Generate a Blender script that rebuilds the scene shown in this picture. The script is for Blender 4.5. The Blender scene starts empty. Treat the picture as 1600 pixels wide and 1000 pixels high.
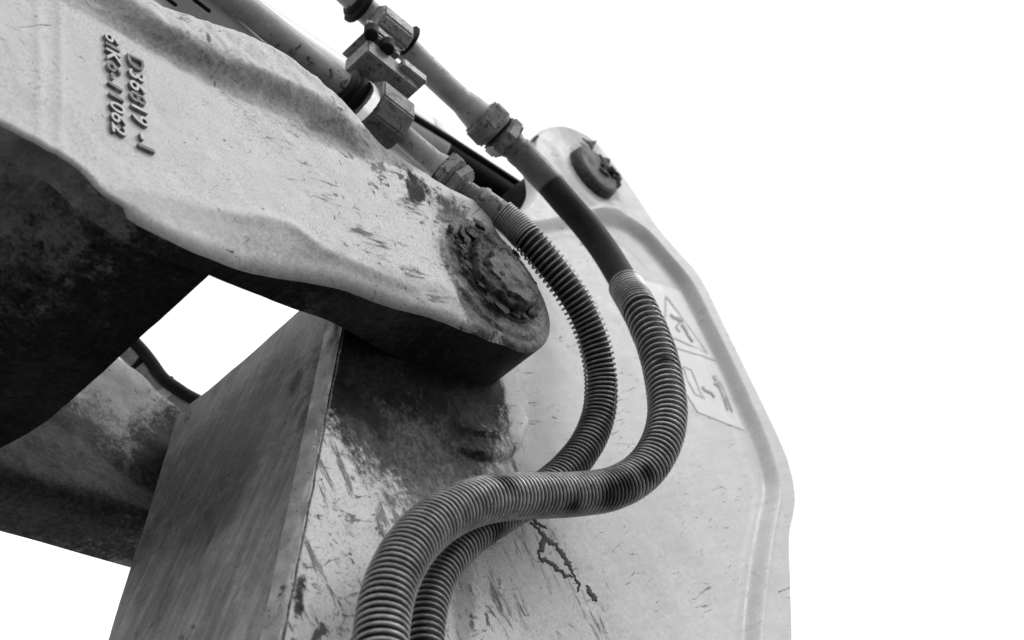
import bpy, bmesh, math, random
import numpy as np
from mathutils import Vector, Matrix, noise
from mathutils.geometry import delaunay_2d_cdt
random.seed(7); rng = np.random.default_rng(7)
R = math.radians
scene = bpy.context.scene
COL = scene.collection

# ------------------------------------------------------------------ camera
# world frame: x runs along the machine, y across it (away from the viewer), z up
FPX = 2400.0                                   # focal length in pixels of a 1600 wide picture
dc = np.array([-3805.0, 2960.0, FPX]); dc /= np.linalg.norm(dc)
el = math.atan2(dc[1], dc[2])                  # the camera looks up this steeply
CAMZ = 1.6
hx = -dc[0]; hy = math.sqrt(1 - hx * hx)
CR = Vector((hy, -hx, 0))                      # right, forward and down of the camera in world axes
CF = Vector((hx * math.cos(el), hy * math.cos(el), math.sin(el)))
CD = Vector((hx * math.sin(el), hy * math.sin(el), -math.cos(el)))
cam_d = bpy.data.cameras.new('camera'); cam = bpy.data.objects.new('camera', cam_d); COL.objects.link(cam)
cam.matrix_world = Matrix(((CR.x, -CD.x, -CF.x, 0), (CR.y, -CD.y, -CF.y, 0), (CR.z, -CD.z, -CF.z, CAMZ), (0, 0, 0, 1)))
cam_d.sensor_width = 36; cam_d.lens = 36 * FPX / 1600
cam_d.clip_start = 0.05; cam_d.clip_end = 3000
cam_d.dof.use_dof = True; cam_d.dof.focus_distance = 2.25; cam_d.dof.aperture_fstop = 4.5
scene.camera = cam

# ------------------------------------------------------------------ light
SUN_EL, SUN_AZ = R(52), R(-62)                 # azimuth from +x, counterclockwise
world = bpy.data.worlds.new('World'); scene.world = world; world.use_nodes = True
wn = world.node_tree; wn.nodes.clear()
sky = wn.nodes.new('ShaderNodeTexSky'); sky.sky_type = 'NISHITA'; sky.sun_disc = False
sky.sun_elevation = SUN_EL; sky.sun_rotation = math.pi / 2 - SUN_AZ
sky.air_density = 1.0; sky.dust_density = 1.0; sky.ozone_density = 1.0
bw = wn.nodes.new('ShaderNodeRGBToBW'); bg = wn.nodes.new('ShaderNodeBackground'); bg.inputs[1].default_value = 0.13
ov = wn.nodes.new('ShaderNodeMix'); ov.data_type = 'FLOAT'; ov.inputs[0].default_value = 0.93; ov.inputs[3].default_value = 8.6   # even white cloud cover over the clear sky
wo = wn.nodes.new('ShaderNodeOutputWorld')
wn.links.new(sky.outputs[0], bw.inputs[0]); wn.links.new(bw.outputs[0], ov.inputs[2]); wn.links.new(ov.outputs[0], bg.inputs[0]); wn.links.new(bg.outputs[0], wo.inputs[0])
sd = bpy.data.lights.new('sun', 'SUN'); sd.energy = 0.9; sd.angle = R(25); sd.color = (1, 1, 1)
sun = bpy.data.objects.new('sun', sd); COL.objects.link(sun)
sv = Vector((math.cos(SUN_EL) * math.cos(SUN_AZ), math.cos(SUN_EL) * math.sin(SUN_AZ), math.sin(SUN_EL)))
sun.rotation_euler = sv.to_track_quat('Z', 'Y').to_euler()
scene.view_settings.view_transform = 'Standard'; scene.view_settings.look = 'None'
scene.view_settings.exposure = 0.34; scene.view_settings.gamma = 1

# ------------------------------------------------------------------ helpers
def at(px, py, y):
    """point of the photograph taken onto the upright plane at distance y across the machine"""
    d = CR * ((px - 800) / FPX) + CD * ((py - 500) / FPX) + CF
    p = d * (y / d.y)
    return Vector((p.x, y, p.z + CAMZ))
def zdepth(p): return (p - Vector((0, 0, CAMZ))).dot(CF)
def pix(p):
    q = p - Vector((0, 0, CAMZ)); z = q.dot(CF)
    return 800 + FPX * q.dot(CR) / z, 500 + FPX * q.dot(CD) / z

def thing(name, loc, label, cat, group=None):
    o = bpy.data.objects.new(name, None); COL.objects.link(o); o.location = loc; o.empty_display_size = .05
    o['label'] = label; o['category'] = cat
    if group: o['group'] = group
    return o
def mesh_obj(name, verts, faces, m, parent=None, smooth=True, label=None, loc=None, edge=30):
    """verts in world coordinates; stored relative to the thing they belong to"""
    root = parent
    while root is not None and root.parent: root = root.parent
    off = Vector(root.location) if root else Vector(loc or (0, 0, 0))
    me = bpy.data.meshes.new(name)
    me.from_pydata([tuple(Vector(v) - off) for v in verts], [], [tuple(f) for f in faces])
    me.validate(); me.update()
    if smooth:
        me.polygons.foreach_set('use_smooth', [True] * len(me.polygons))
        me.set_sharp_from_angle(angle=R(edge))
    me.materials.append(m)
    o = bpy.data.objects.new(name, me); COL.objects.link(o)
    if parent is not None: o.parent = parent
    else: o.location = off
    if label: o['label'] = label
    return o

def resample(P, step):
    """Catmull-Rom through points, resampled evenly"""
    P = [np.array(p, float) for p in P]; out = []
    for i in range(len(P) - 1):
        p0 = P[i - 1] if i else 2 * P[0] - P[1]; p1 = P[i]; p2 = P[i + 1]
        p3 = P[i + 2] if i + 2 < len(P) else 2 * P[-1] - P[-2]
        n = 12
        for k in range(n):
            t = k / n
            out.append(0.5 * (2 * p1 + (p2 - p0) * t + (2 * p0 - 5 * p1 + 4 * p2 - p3) * t * t + (3 * p1 - p0 - 3 * p2 + p3) * t ** 3))
    out.append(P[-1]); out = np.array(out)
    L = np.r_[0, np.cumsum(np.linalg.norm(np.diff(out, axis=0), axis=1))]
    n = max(2, int(round(L[-1] / step)) + 1)
    q = np.linspace(0, L[-1], n)
    return np.stack([np.interp(q, L, out[:, j]) for j in range(out.shape[1])], 1)
def seg_dist(Q, P, closed=False):
    """distance of points Q (n,2) to polyline P, and the side (positive = left of travel)"""
    A = P; B = np.roll(P, -1, 0)
    if not closed: A, B = P[:-1], P[1:]
    best = np.full(len(Q), 1e9); side = np.zeros(len(Q)); par = np.zeros(len(Q))
    for k, (a, b) in enumerate(zip(A, B)):
        ab = b - a; L2 = ab @ ab + 1e-12
        t = np.clip(((Q - a) @ ab) / L2, 0, 1)
        d = Q - (a + t[:, None] * ab); dd = np.hypot(d[:, 0], d[:, 1])
        m = dd < best
        best[m] = dd[m]; side[m] = np.sign(ab[0] * d[m, 1] - ab[1] * d[m, 0]); par[m] = (k + t[m]) / len(A)
    return best, side, par
def inside(Q, P):
    c = np.zeros(len(Q), bool); n = len(P)
    for i in range(n):
        a, b = P[i], P[(i + 1) % n]
        if a[1] == b[1]: continue
        m = (a[1] > Q[:, 1]) != (b[1] > Q[:, 1])
        c ^= m & (Q[:, 0] < (b[0] - a[0]) * (Q[:, 1] - a[1]) / (b[1] - a[1]) + a[0])
    return c
def sst(a, b, x):
    t = np.clip((x - a) / (b - a), 0, 1); return t * t * (3 - 2 * t)
def fbm(Q, sc, seed=0, octv=3):
    return np.array([noise.fractal(Vector((q[0] * sc, q[1] * sc, seed)), 1.0, 2.0, octv) for q in Q])

def plate(name, outline, y0, hfun, thick, m, parent, extra=(), spacing=.006, rings=(0.001, .003, .006, .010), edge_r=.012, label=None, wall_m=None):
    """cast or cut plate: outline in (x, z), front at y0, hfun(Q) = relief towards +y, thick(Q) = back plane"""
    out = np.array(outline)
    area = 0.5 * np.sum(out[:, 0] * np.roll(out[:, 1], -1) - np.roll(out[:, 0], -1) * out[:, 1])
    if area < 0: out = out[::-1]
    n = len(out)
    tan = np.roll(out, -1, 0) - np.roll(out, 1, 0); tan /= np.linalg.norm(tan, axis=1)[:, None] + 1e-12
    nin = np.stack([-tan[:, 1], tan[:, 0]], 1)
    pts = [out]
    for r in rings:
        q = out + nin * r
        d, _, _ = seg_dist(q, out, True)
        pts.append(q[(d > r * .9) & inside(q, out)])
    x0, z0 = out.min(0); x1, z1 = out.max(0)
    gx, gz = np.meshgrid(np.arange(x0, x1, spacing), np.arange(z0, z1, spacing))
    g = np.stack([gx.ravel(), gz.ravel()], 1) + rng.uniform(-.15, .15, (gx.size, 2)) * spacing
    g = g[inside(g, out)]
    d, _, _ = seg_dist(g, out, True)
    g = g[d > rings[-1] + spacing * .5]
    for (line, offs) in extra:
        tl = np.gradient(line, axis=0); tl /= np.linalg.norm(tl, axis=1)[:, None]; nl = np.stack([-tl[:, 1], tl[:, 0]], 1)
        dg, sg, _ = seg_dist(g, line); sg = sg * dg
        g = g[~((sg > min(offs) - spacing * .5) & (sg < max(offs) + spacing * .5) & (dg < max(abs(min(offs)), abs(max(offs))) + spacing))]
        for of in offs:
            q = line + nl * of; dq, _, _ = seg_dist(q, out, True); q = q[inside(q, out) & (dq > rings[-1] * .9)]
            pts.append(q)
    pts.append(g)
    allp = np.concatenate(pts)
    vs, es, fs, _, _, _ = delaunay_2d_cdt([Vector(p) for p in allp], [(i, (i + 1) % n) for i in range(n)], [], 1, 1e-6)
    Q = np.array([tuple(v) for v in vs])
    d, _, _ = seg_dist(Q, out, True)
    er = edge_r(Q) if callable(edge_r) else np.full(len(Q), edge_r)
    dd = np.clip(d, 0, er)
    rr = er - np.sqrt(np.maximum(er ** 2 - (er - dd) ** 2, 0))
    yf = y0 + hfun(Q) + rr
    yb = y0 + thick(Q)
    N = len(Q)
    verts = [(q[0], y, q[1]) for q, y in zip(Q, yf)] + [(q[0], y, q[1]) for q, y in zip(Q, yb)]
    faces = [tuple(f) for f in fs] + [tuple(N + i for i in reversed(f)) for f in fs]
    # rim: follow the constrained boundary in a few steps
    bidx = []
    lut = {(round(q[0], 5), round(q[1], 5)): i for i, q in enumerate(Q)}
    for p in out:
        k = (round(p[0], 5), round(p[1], 5))
        if k in lut: bidx.append(lut[k])
        else: bidx.append(int(np.argmin(((Q - p) ** 2).sum(1))))
    K = 4; prev = bidx; B = len(bidx)
    for k in range(1, K + 1):
        if k == K: cur = [N + i for i in bidx]
        else:
            cur = []
            for i in bidx:
                t = k / K; cur.append(len(verts)); verts.append((Q[i][0], yf[i] * (1 - t) + yb[i] * t, Q[i][1]))
        for j in range(B):
            a, b = prev[j], prev[(j + 1) % B]; c, e2 = cur[(j + 1) % B], cur[j]
            if a != b: faces.append((a, e2, c, b))
        prev = cur
    o = mesh_obj(name, verts, faces, m, parent, label=label, edge=38)
    bm = bmesh.new(); bm.from_mesh(o.data); bmesh.ops.recalc_face_normals(bm, faces=bm.faces); bm.to_mesh(o.data); bm.free()
    if wall_m:
        o.data.materials.append(wall_m)
        for p in o.data.polygons:
            if p.index >= len(fs): p.material_index = 1
    return o

def frames(P):
    P = np.array(P); T = np.gradient(P, axis=0); T /= np.linalg.norm(T, axis=1)[:, None]
    N = np.zeros_like(P); n = np.cross(T[0], [0.3, 1, 0.2]); n /= np.linalg.norm(n)
    for i in range(len(P)):
        n = n - T[i] * (n @ T[i]); n /= np.linalg.norm(n); N[i] = n
    return T, N, np.cross(T, N)
def sweep(P, rad, sides=24, caps=True, rot=0, ripple=None):
    """round (or n-sided) bar along points P with a radius per point"""
    P = np.array(P, float); T, N, B = frames(P); rad = np.broadcast_to(rad, (len(P),))
    V, Fc = [], []
    for i in range(len(P)):
        for k in range(sides):
            a = 2 * math.pi * k / sides + rot
            r = rad[i] * (1 if ripple is None else ripple(i, a))
            V.append(P[i] + (N[i] * math.cos(a) + B[i] * math.sin(a)) * r)
    for i in range(len(P) - 1):
        for k in range(sides):
            a = i * sides + k; b = i * sides + (k + 1) % sides
            Fc.append((a, b, b + sides, a + sides))
    if caps: Fc.append(tuple(range(sides))[::-1]); Fc.append(tuple((len(P) - 1) * sides + k for k in range(sides)))
    return V, Fc
def steps(axis_pts, prof, sides=32, rot=0):
    """turned profile along a straight axis: prof = [(t in metres, r)]"""
    a, b = np.array(axis_pts[0]), np.array(axis_pts[1]); d = (b - a) / np.linalg.norm(b - a)
    n = np.cross(d, [0.3, 1, 0.2]); n /= np.linalg.norm(n); m = np.cross(d, n)
    V, Fc = [], []
    for t, r in prof:
        for k in range(sides):
            g = 2 * math.pi * k / sides + rot
            V.append(a + d * t + (n * math.cos(g) + m * math.sin(g)) * r)
    for i in range(len(prof) - 1):
        for k in range(sides):
            p = i * sides + k; q = i * sides + (k + 1) % sides
            Fc.append((p, q, q + sides, p + sides))
    Fc.append(tuple(range(sides))[::-1]); Fc.append(tuple((len(prof) - 1) * sides + k for k in range(sides)))
    return V, Fc
def block(c, ax, ay, az, lx, ly, lz, bev=.002):
    """box with bevelled edges; ax, ay, az unit axes, l* full lengths"""
    bm = bmesh.new(); bmesh.ops.create_cube(bm, size=1)
    for v in bm.verts: v.co = Vector((v.co.x * lx, v.co.y * ly, v.co.z * lz))
    bmesh.ops.bevel(bm, geom=bm.edges[:], offset=bev, segments=2, affect='EDGES')
    M = Matrix((ax, ay, az)).transposed()
    V = [Vector(c) + M @ v.co for v in bm.verts]; Fc = [tuple(v.index for v in f.verts) for f in bm.faces]
    bm.free(); return V, Fc
def join(*parts):
    V, Fc = [], []
    for v, f in parts:
        o = len(V); V += list(v); Fc += [tuple(i + o for i in q) for q in f]
    return V, Fc

# ------------------------------------------------------------------ materials (a black and white picture: greys only)
class NT:
    def __init__(s, name):
        s.m = bpy.data.materials.new(name); s.m.use_nodes = True; s.t = s.m.node_tree; s.t.nodes.clear()
        s.out = s.n('ShaderNodeOutputMaterial'); s.b = s.n('ShaderNodeBsdfPrincipled'); s.l(s.b.outputs[0], s.out.inputs[0])
        s.co = s.n('ShaderNodeTexCoord').outputs['Object']
    def n(s, t, **k):
        x = s.t.nodes.new(t)
        for a, v in k.items(): setattr(x, a, v)
        return x
    def l(s, a, b): s.t.links.new(a, b)
    def put(s, v, sock):
        if isinstance(v, (int, float, tuple, Vector)): sock.default_value = v
        else: s.l(v, sock)
    def math(s, op, a, b=0.0, clamp=False):
        x = s.n('ShaderNodeMath', operation=op); x.use_clamp = clamp; s.put(a, x.inputs[0]); s.put(b, x.inputs[1]); return x.outputs[0]
    def noise(s, scale, detail=4, rough=.55, co=None, dist=0.0):
        x = s.n('ShaderNodeTexNoise'); x.inputs['Scale'].default_value = scale; x.inputs['Detail'].default_value = detail
        x.inputs['Roughness'].default_value = rough; x.inputs['Distortion'].default_value = dist
        s.l(co if co is not None else s.co, x.inputs['Vector']); return x.outputs[0]
    def ramp(s, v, lo, hi, a=0.0, b=1.0, smooth=True):
        x = s.n('ShaderNodeMapRange'); x.interpolation_type = 'SMOOTHSTEP' if smooth else 'LINEAR'
        s.put(v, x.inputs['Value'])
        for i, q in zip(('From Min', 'From Max', 'To Min', 'To Max'), (lo, hi, a, b)): s.put(q, x.inputs[i])
        return x.outputs[0]
    def mapping(s, rot, scale, loc=(0, 0, 0)):
        x = s.n('ShaderNodeMapping'); x.inputs['Location'].default_value = loc
        x.inputs['Rotation'].default_value = rot; x.inputs['Scale'].default_value = scale; s.l(s.co, x.inputs['Vector']); return x.outputs[0]
    def mix(s, f, a, b):
        x = s.n('ShaderNodeMix', data_type='FLOAT'); s.put(f, x.inputs[0]); s.put(a, x.inputs[2]); s.put(b, x.inputs[3]); return x.outputs[0]
    def spot(s, p, r, soft=.5, warp=.03, wscale=18.0, squash=(1, 1, 1), rot=0.0):
        """a blotch round p (object coordinates), frayed by noise: 1 in the middle"""
        v = s.n('ShaderNodeVectorMath', operation='SUBTRACT'); s.l(s.co, v.inputs[0]); v.inputs[1].default_value = p
        mp = s.n('ShaderNodeMapping'); mp.vector_type = 'TEXTURE'; s.l(v.outputs[0], mp.inputs[0])
        mp.inputs['Rotation'].default_value = (0, rot, 0); mp.inputs['Scale'].default_value = squash
        ln = s.n('ShaderNodeVectorMath', operation='LENGTH'); s.l(mp.outputs[0], ln.inputs[0])
        w = s.math('MULTIPLY', s.math('SUBTRACT', s.noise(wscale, 12, .78, dist=.25), .5), warp * 2.6)
        d = s.math('ADD', ln.outputs['Value'], w)
        return s.ramp(d, r * (1 - soft), r * (1 + soft), 1.0, 0.0)
    def finish(s, val, rough=.6, metal=0.0, bump=None, bstr=.4, bdist=.002, spec=.4):
        c = s.n('ShaderNodeCombineColor'); 
        for i in range(3): s.put(val, c.inputs[i])
        s.l(c.outputs[0], s.b.inputs['Base Color']); s.put(rough, s.b.inputs['Roughness']); s.put(metal, s.b.inputs['Metallic'])
        s.put(spec, s.b.inputs['Specular IOR Level'])
        if bump is not None:
            b = s.n('ShaderNodeBump'); b.inputs['Strength'].default_value = bstr; b.inputs['Distance'].default_value = bdist
            s.l(bump, b.inputs['Height']); s.l(b.outputs[0], s.b.inputs['Normal'])
        return s.m

def scratches(t, ang, scale, lo, width=.012, stretch=14.0, loc=(0, 0, 0), where=None):
    """thin short lines lying along one direction in the x-z plane"""
    co = t.mapping((0, ang, 0), (scale, scale, scale * 1.0), loc)
    m = t.n('ShaderNodeVectorMath', operation='MULTIPLY'); t.l(co, m.inputs[0]); m.inputs[1].default_value = (1.0, 1.0, stretch)
    x = t.n('ShaderNodeTexNoise'); x.inputs['Scale'].default_value = 1.0; x.inputs['Detail'].default_value = 3.0; x.inputs['Roughness'].default_value = .6
    x.inputs['Distortion'].default_value = .6; t.l(m.outputs[0], x.inputs['Vector'])
    return t.ramp(x.outputs[0], lo, lo + width, 0, 1)

def paint(name, base=.55, cloud=.12, chips=.5, chip_lo=.64, dirt=.3, speck=.66, scr=.6, scr_ang=(0.9, -0.6), grit=.35, rough=.5, spots=(), dark=.04, chipscale=34, bdist=.0012, streak=None, pale=0, dense=(), smear_ang=.7, smear=0.0):
    t = NT(name)
    big = t.noise(5.5, 5, .6); mid = t.noise(26, 7, .65); fine = t.noise(230, 5, .7); vf = t.noise(900, 3, .7)
    v = t.math('MULTIPLY', base, t.ramp(big, .3, .72, 1 - cloud, 1 + cloud * .6))
    v = t.math('MULTIPLY', v, t.ramp(mid, .35, .68, 1 - dirt * .45, 1.04))
    if streak:
        co = t.mapping((streak[3] if len(streak) > 3 else 0, streak[0], 0), (1, 1, 1)); mm = t.n('ShaderNodeVectorMath', operation='MULTIPLY'); t.l(co, mm.inputs[0]); mm.inputs[1].default_value = (1, 9, 1) if len(streak) > 3 else (1, 1, 9)
        st = t.noise(streak[1], 6, .62, mm.outputs[0])
        v = t.math('MULTIPLY', v, t.ramp(st, .33, .68, 1 - streak[2], 1 + streak[2] * .5))
    # gritty film of dust and grime, thicker in clouds
    film = t.math('MULTIPLY', t.ramp(t.math('ADD', t.math('MULTIPLY', fine, .6), t.math('MULTIPLY', big, .4)), .46, .64), grit)
    v = t.mix(film, v, t.math('MULTIPLY', v, .62))
    v = t.math('MULTIPLY', v, t.ramp(vf, .3, .7, 1 - grit * .35, 1 + grit * .2))
    # chipped paint with ragged outlines, in groups
    ch = t.noise(chipscale, 11, .72, dist=.4)
    grp = t.ramp(t.noise(4.3, 3, .5, t.mapping((0, 0, 0), (1, 1, 1), (3, 1, 7))), .35, .7, .035, -.045)
    lo = t.math('ADD', chip_lo, grp)
    dn = None
    for (p, rr_, kw) in dense:
        q = t.spot(p, rr_, **kw); dn = q if dn is None else t.math('MAXIMUM', dn, q)
    if dn is not None: lo = t.math('SUBTRACT', lo, t.math('MULTIPLY', dn, .095))
    cm = t.math('MULTIPLY', t.ramp(t.math('SUBTRACT', ch, lo), 0, .022), chips)
    sp = t.math('MULTIPLY', t.ramp(t.noise(150, 3, .6), speck, speck + .04), chips)
    sc = None
    for k, a in enumerate(scr_ang):
        q = scratches(t, a, 11 + 5 * k, .665 - .05 * (scr > .8), loc=(k * 3.1, 0, k), stretch=11)
        sc = q if sc is None else t.math('MAXIMUM', sc, q)
    sc = t.math('MULTIPLY', t.math('MULTIPLY', sc, scr), t.ramp(t.noise(7, 4, .6, t.mapping((0, 0, 0), (1, 1, 1), (9, 2, 1))), .50, .60))
    m = t.math('MAXIMUM', t.math('MAXIMUM', cm, sp), sc)
    if smear:
        co = t.mapping((0, smear_ang, 0), (1, 1, 1)); mm = t.n('ShaderNodeVectorMath', operation='MULTIPLY'); t.l(co, mm.inputs[0]); mm.inputs[1].default_value = (1, 1, 4.5)
        sm = t.noise(9, 12, .74, mm.outputs[0], .3); sl = t.math('SUBTRACT', .66, t.math('MULTIPLY', dn, .135)) if dn is not None else .555
        co2 = t.mapping((0, smear_ang + 1.3, 0), (1, 1, 1), (4, 4, 4)); m2 = t.n('ShaderNodeVectorMath', operation='MULTIPLY'); t.l(co2, m2.inputs[0]); m2.inputs[1].default_value = (1, 1, 2.2)
        sm2 = t.noise(24, 12, .78, m2.outputs[0], .5)
        m = t.math('MAXIMUM', m, t.math('MULTIPLY', t.ramp(t.math('SUBTRACT', sm, sl), 0, .09), smear))
        m = t.math('MAXIMUM', m, t.math('MULTIPLY', t.ramp(t.math('SUBTRACT', sm2, t.math('ADD', sl, .045)), 0, .05), smear))
        # fine dust specks everywhere dense
        if dn is not None:
            fs_ = t.ramp(t.math('ADD', t.noise(310, 4, .7), t.math('MULTIPLY', dn, .07)), .66, .72)
            m = t.math('MAXIMUM', m, t.math('MULTIPLY', fs_, .75))
    v = t.mix(m, v, dark)
    if pale:
        ps = None
        for k, a in enumerate((.5, -.9, 1.3)):
            q = scratches(t, a, 6 + 4 * k, .66, loc=(k * 5.1, 2, k), stretch=13, width=.05); ps = q if ps is None else t.math('MAXIMUM', ps, q)
        ps = t.math('MAXIMUM', ps, t.math('MULTIPLY', t.ramp(t.noise(19, 10, .75, dist=.8), .60, .68), .5))
        v = t.mix(t.math('MULTIPLY', ps, .8), v, pale)
    tot = None
    for (p, r, kw, strength, val) in spots:
        s_ = t.spot(p, r, **kw)
        br = t.ramp(t.math('ADD', t.math('MULTIPLY', s_, 1.25), t.math('ADD', t.math('MULTIPLY', t.math('SUBTRACT', t.noise(30, 11, .75, dist=.3), .5), 2.2), t.math('MULTIPLY', t.math('SUBTRACT', t.noise(160, 6, .7), .5), 1.1))), .22, 1.0)
        s2 = t.math('MULTIPLY', br, t.math('MULTIPLY', t.ramp(s_, 0, .25), strength))
        v = t.mix(s2, v, t.math('MULTIPLY', val, t.ramp(t.noise(110, 9, .8), .34, .72, .3, 2.0)))
        tot = s2 if tot is None else t.math('MAXIMUM', tot, s2)
    h = t.math('SUBTRACT', t.math('ADD', t.math('MULTIPLY', t.noise(95, 6, .6), .7), t.math('MULTIPLY', fine, .35)), t.math('MULTIPLY', m, .5))
    if tot is not None: h = t.math('ADD', h, t.math('MULTIPLY', tot, t.math('MULTIPLY', t.noise(60, 8, .7), 1.8)))
    rg = t.ramp(mid, .3, .7, rough - .08, rough + .15)
    return t.finish(v, rg, 0, h, .55, bdist, .35 if tot is None else t.mix(tot, .35, .05))

def simple(name, val, rough=.6, metal=0.0, sc=60, var=.35, spec=.4, bdist=.0008):
    t = NT(name)
    v = t.math('MULTIPLY', val, t.ramp(t.noise(sc, 7, .65), .3, .7, 1 - var, 1 + var))
    v = t.math('MULTIPLY', v, t.ramp(t.noise(sc * .12, 3), .3, .7, 1 - var * .6, 1 + var * .4))
    return t.finish(v, rough, metal, t.noise(sc * 3, 6, .65), .5, bdist, spec)

# ------------------------------------------------------------------ fixed distances across the machine
Y0 = 1.0488              # outer face of the near fork cheek
Y1 = Y0 + .120           # near side plate of the arm
Y2 = Y1 + .435           # far edge of the arm
YF = 1.66                # inner face of the far fork cheek
PIN = at(775, 430, Y0)   # axis of the big joint
PIN2 = at(919, 277, Y1)  # axis of the cylinder joint above it
def xz(px, py, y): p = at(px, py, y); return (p.x, p.z)
def pxline(L, y, step=.01): return resample([xz(a, b, y) for a, b in L], step)
BO = Vector((PIN.x, Y0, PIN.z)); AO = Vector((PIN.x, Y1, PIN.z))
def bl(px, py, y=Y0): p = at(px, py, y) - BO; return tuple(p)
def at_x(px, py, x):
    d = CR * ((px - 800) / FPX) + CD * ((py - 500) / FPX) + CF; p = d * (x / d.x); return Vector((x, p.y, p.z + CAMZ))
XF = xz(480, 750, Y1)[0]
def fl(px, py): return tuple(at_x(px, py, XF + .006) - AO)
def al(px, py, y=Y1): p = at(px, py, y) - AO; return tuple(p)

# ------------------------------------------------------------------ materials in use
M_boom = paint('cast boom paint', .58, .10, .95, .672, .22, .69, .75, (1.05, 0.5, -0.5), .8, .55, chipscale=30, dark=.025, smear=.95, smear_ang=.55,
    dense=[(bl(600, 400), .17, dict(soft=1.0, warp=.05, squash=(1.5, 1, .6), rot=.5)), (bl(560, 220), .13, dict(soft=1.0, warp=.05, squash=(1.6, 1, .35), rot=.6)), (bl(330, 110), .14, dict(soft=1, warp=.05, squash=(1.6, 1, .2), rot=.45)), (bl(700, 420), .10, dict(soft=1.0, warp=.05)), (bl(640, 300), .10, dict(soft=1.0, warp=.05))],
    spots=[
    (bl(722, 345), .045, dict(soft=.7, warp=.05), .95, .07), (bl(775, 430), .105, dict(soft=.25, warp=.03, wscale=14), .95, .045), (bl(785, 440), .128, dict(soft=.22, warp=.02, wscale=20), .8, .15), (bl(752, 492), .045, dict(soft=.7, warp=.04, wscale=20), .9, .04), (bl(815, 520), .05, dict(soft=.6, warp=.04, wscale=20), .7, .07), (bl(240, 60), .16, dict(soft=.6, warp=.03, squash=(1.5, 1, .10), rot=-.42), .5, .2),
    (bl(655, 305), .022, dict(soft=.8, warp=.05, squash=(1.0, 1, 1.6), rot=.4), 1.0, .012), (bl(640, 275), .012, dict(soft=.8, warp=.05), 1.0, .012),
    (bl(430, 155), .17, dict(soft=.5, warp=.03, squash=(1.5, 1, .16), rot=-.42), .5, .16),  # dark film along the lip, also painting in the shade under it
    (bl(590, 230), .12, dict(soft=.6, warp=.05, squash=(1.6, 1, .25), rot=-.62), .65, .13),
    (bl(620, 450), .20, dict(soft=.6, warp=.03, squash=(1.4, 1, .16), rot=-.50), .42, .15),
    (bl(350, 350), .16, dict(soft=.7, warp=.04, squash=(1.4, 1, .14), rot=-.55), .3, .2)])
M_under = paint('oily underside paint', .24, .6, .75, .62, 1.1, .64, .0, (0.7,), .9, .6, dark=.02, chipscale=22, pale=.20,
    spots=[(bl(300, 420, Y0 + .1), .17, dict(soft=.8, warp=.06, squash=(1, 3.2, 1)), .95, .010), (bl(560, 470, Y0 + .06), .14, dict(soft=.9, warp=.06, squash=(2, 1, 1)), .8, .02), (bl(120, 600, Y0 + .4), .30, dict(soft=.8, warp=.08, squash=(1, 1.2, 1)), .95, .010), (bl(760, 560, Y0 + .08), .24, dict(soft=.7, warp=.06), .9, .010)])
M_arm = paint('side plate paint', .575, .12, .95, .70, .14, .715, .75, (0.75, 0.62, .95), .42, .42, chipscale=26, dark=.03, streak=(0.72, 9, .06), smear=.95, smear_ang=-.95,
    dense=[(al(600, 780), .36, dict(soft=.9, warp=.10)), (al(540, 940), .16, dict(soft=.9, warp=.10)), (al(760, 900), .22, dict(soft=1.0, warp=.10)), (al(960, 970), .06, dict(soft=1.0, warp=.05)), (al(870, 880), .13, dict(soft=1.0, warp=.08))],
    spots=[
    (al(840, 870), .16, dict(soft=1.0, warp=.05, wscale=7), .25, .25), (al(1000, 850), .20, dict(soft=1.0, warp=.12, wscale=6, squash=(.6, 1, 1.6), rot=.5), .18, .3),
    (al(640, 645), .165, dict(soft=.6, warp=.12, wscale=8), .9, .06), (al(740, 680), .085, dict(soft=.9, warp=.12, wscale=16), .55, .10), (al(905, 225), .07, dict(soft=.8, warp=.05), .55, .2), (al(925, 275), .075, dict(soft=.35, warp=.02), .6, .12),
    (al(565, 605), .115, dict(soft=.6, warp=.06, wscale=14), 1.0, .008), (al(640, 585), .175, dict(soft=.45, warp=.06, wscale=8), 1.0, .006), (al(560, 545), .09, dict(soft=.5, warp=.05, wscale=10), 1.0, .018), (al(715, 595), .095, dict(soft=.5, warp=.06, wscale=12), 1.0, .008),  # grease stain, its black also painting the shade under the cheek
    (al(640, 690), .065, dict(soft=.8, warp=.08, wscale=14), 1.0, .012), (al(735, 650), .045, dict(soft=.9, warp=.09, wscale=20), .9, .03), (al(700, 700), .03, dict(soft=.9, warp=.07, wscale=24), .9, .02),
    (al(560, 680), .03, dict(soft=.9, warp=.06, wscale=26), .8, .05), (al(680, 740), .09, dict(soft=1.0, warp=.10, wscale=16), .55, .10),
    (al(812, 720), .014, dict(soft=.9, warp=.03, wscale=30, squash=(.5, 1, 2.4), rot=-.5), .9, .05), (al(472, 925), .012, dict(soft=.9, warp=.02, wscale=40, squash=(.6, 1, 2.8)), 1.0, .03),
    (al(742, 966), .008, dict(soft=.6, warp=.006, wscale=40, squash=(.9, 1, 2.2)), 1.0, .012), (al(730, 935), .05, dict(soft=1.0, warp=.05, wscale=26, squash=(.45, 1, 1.6)), .5, .10)])
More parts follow.
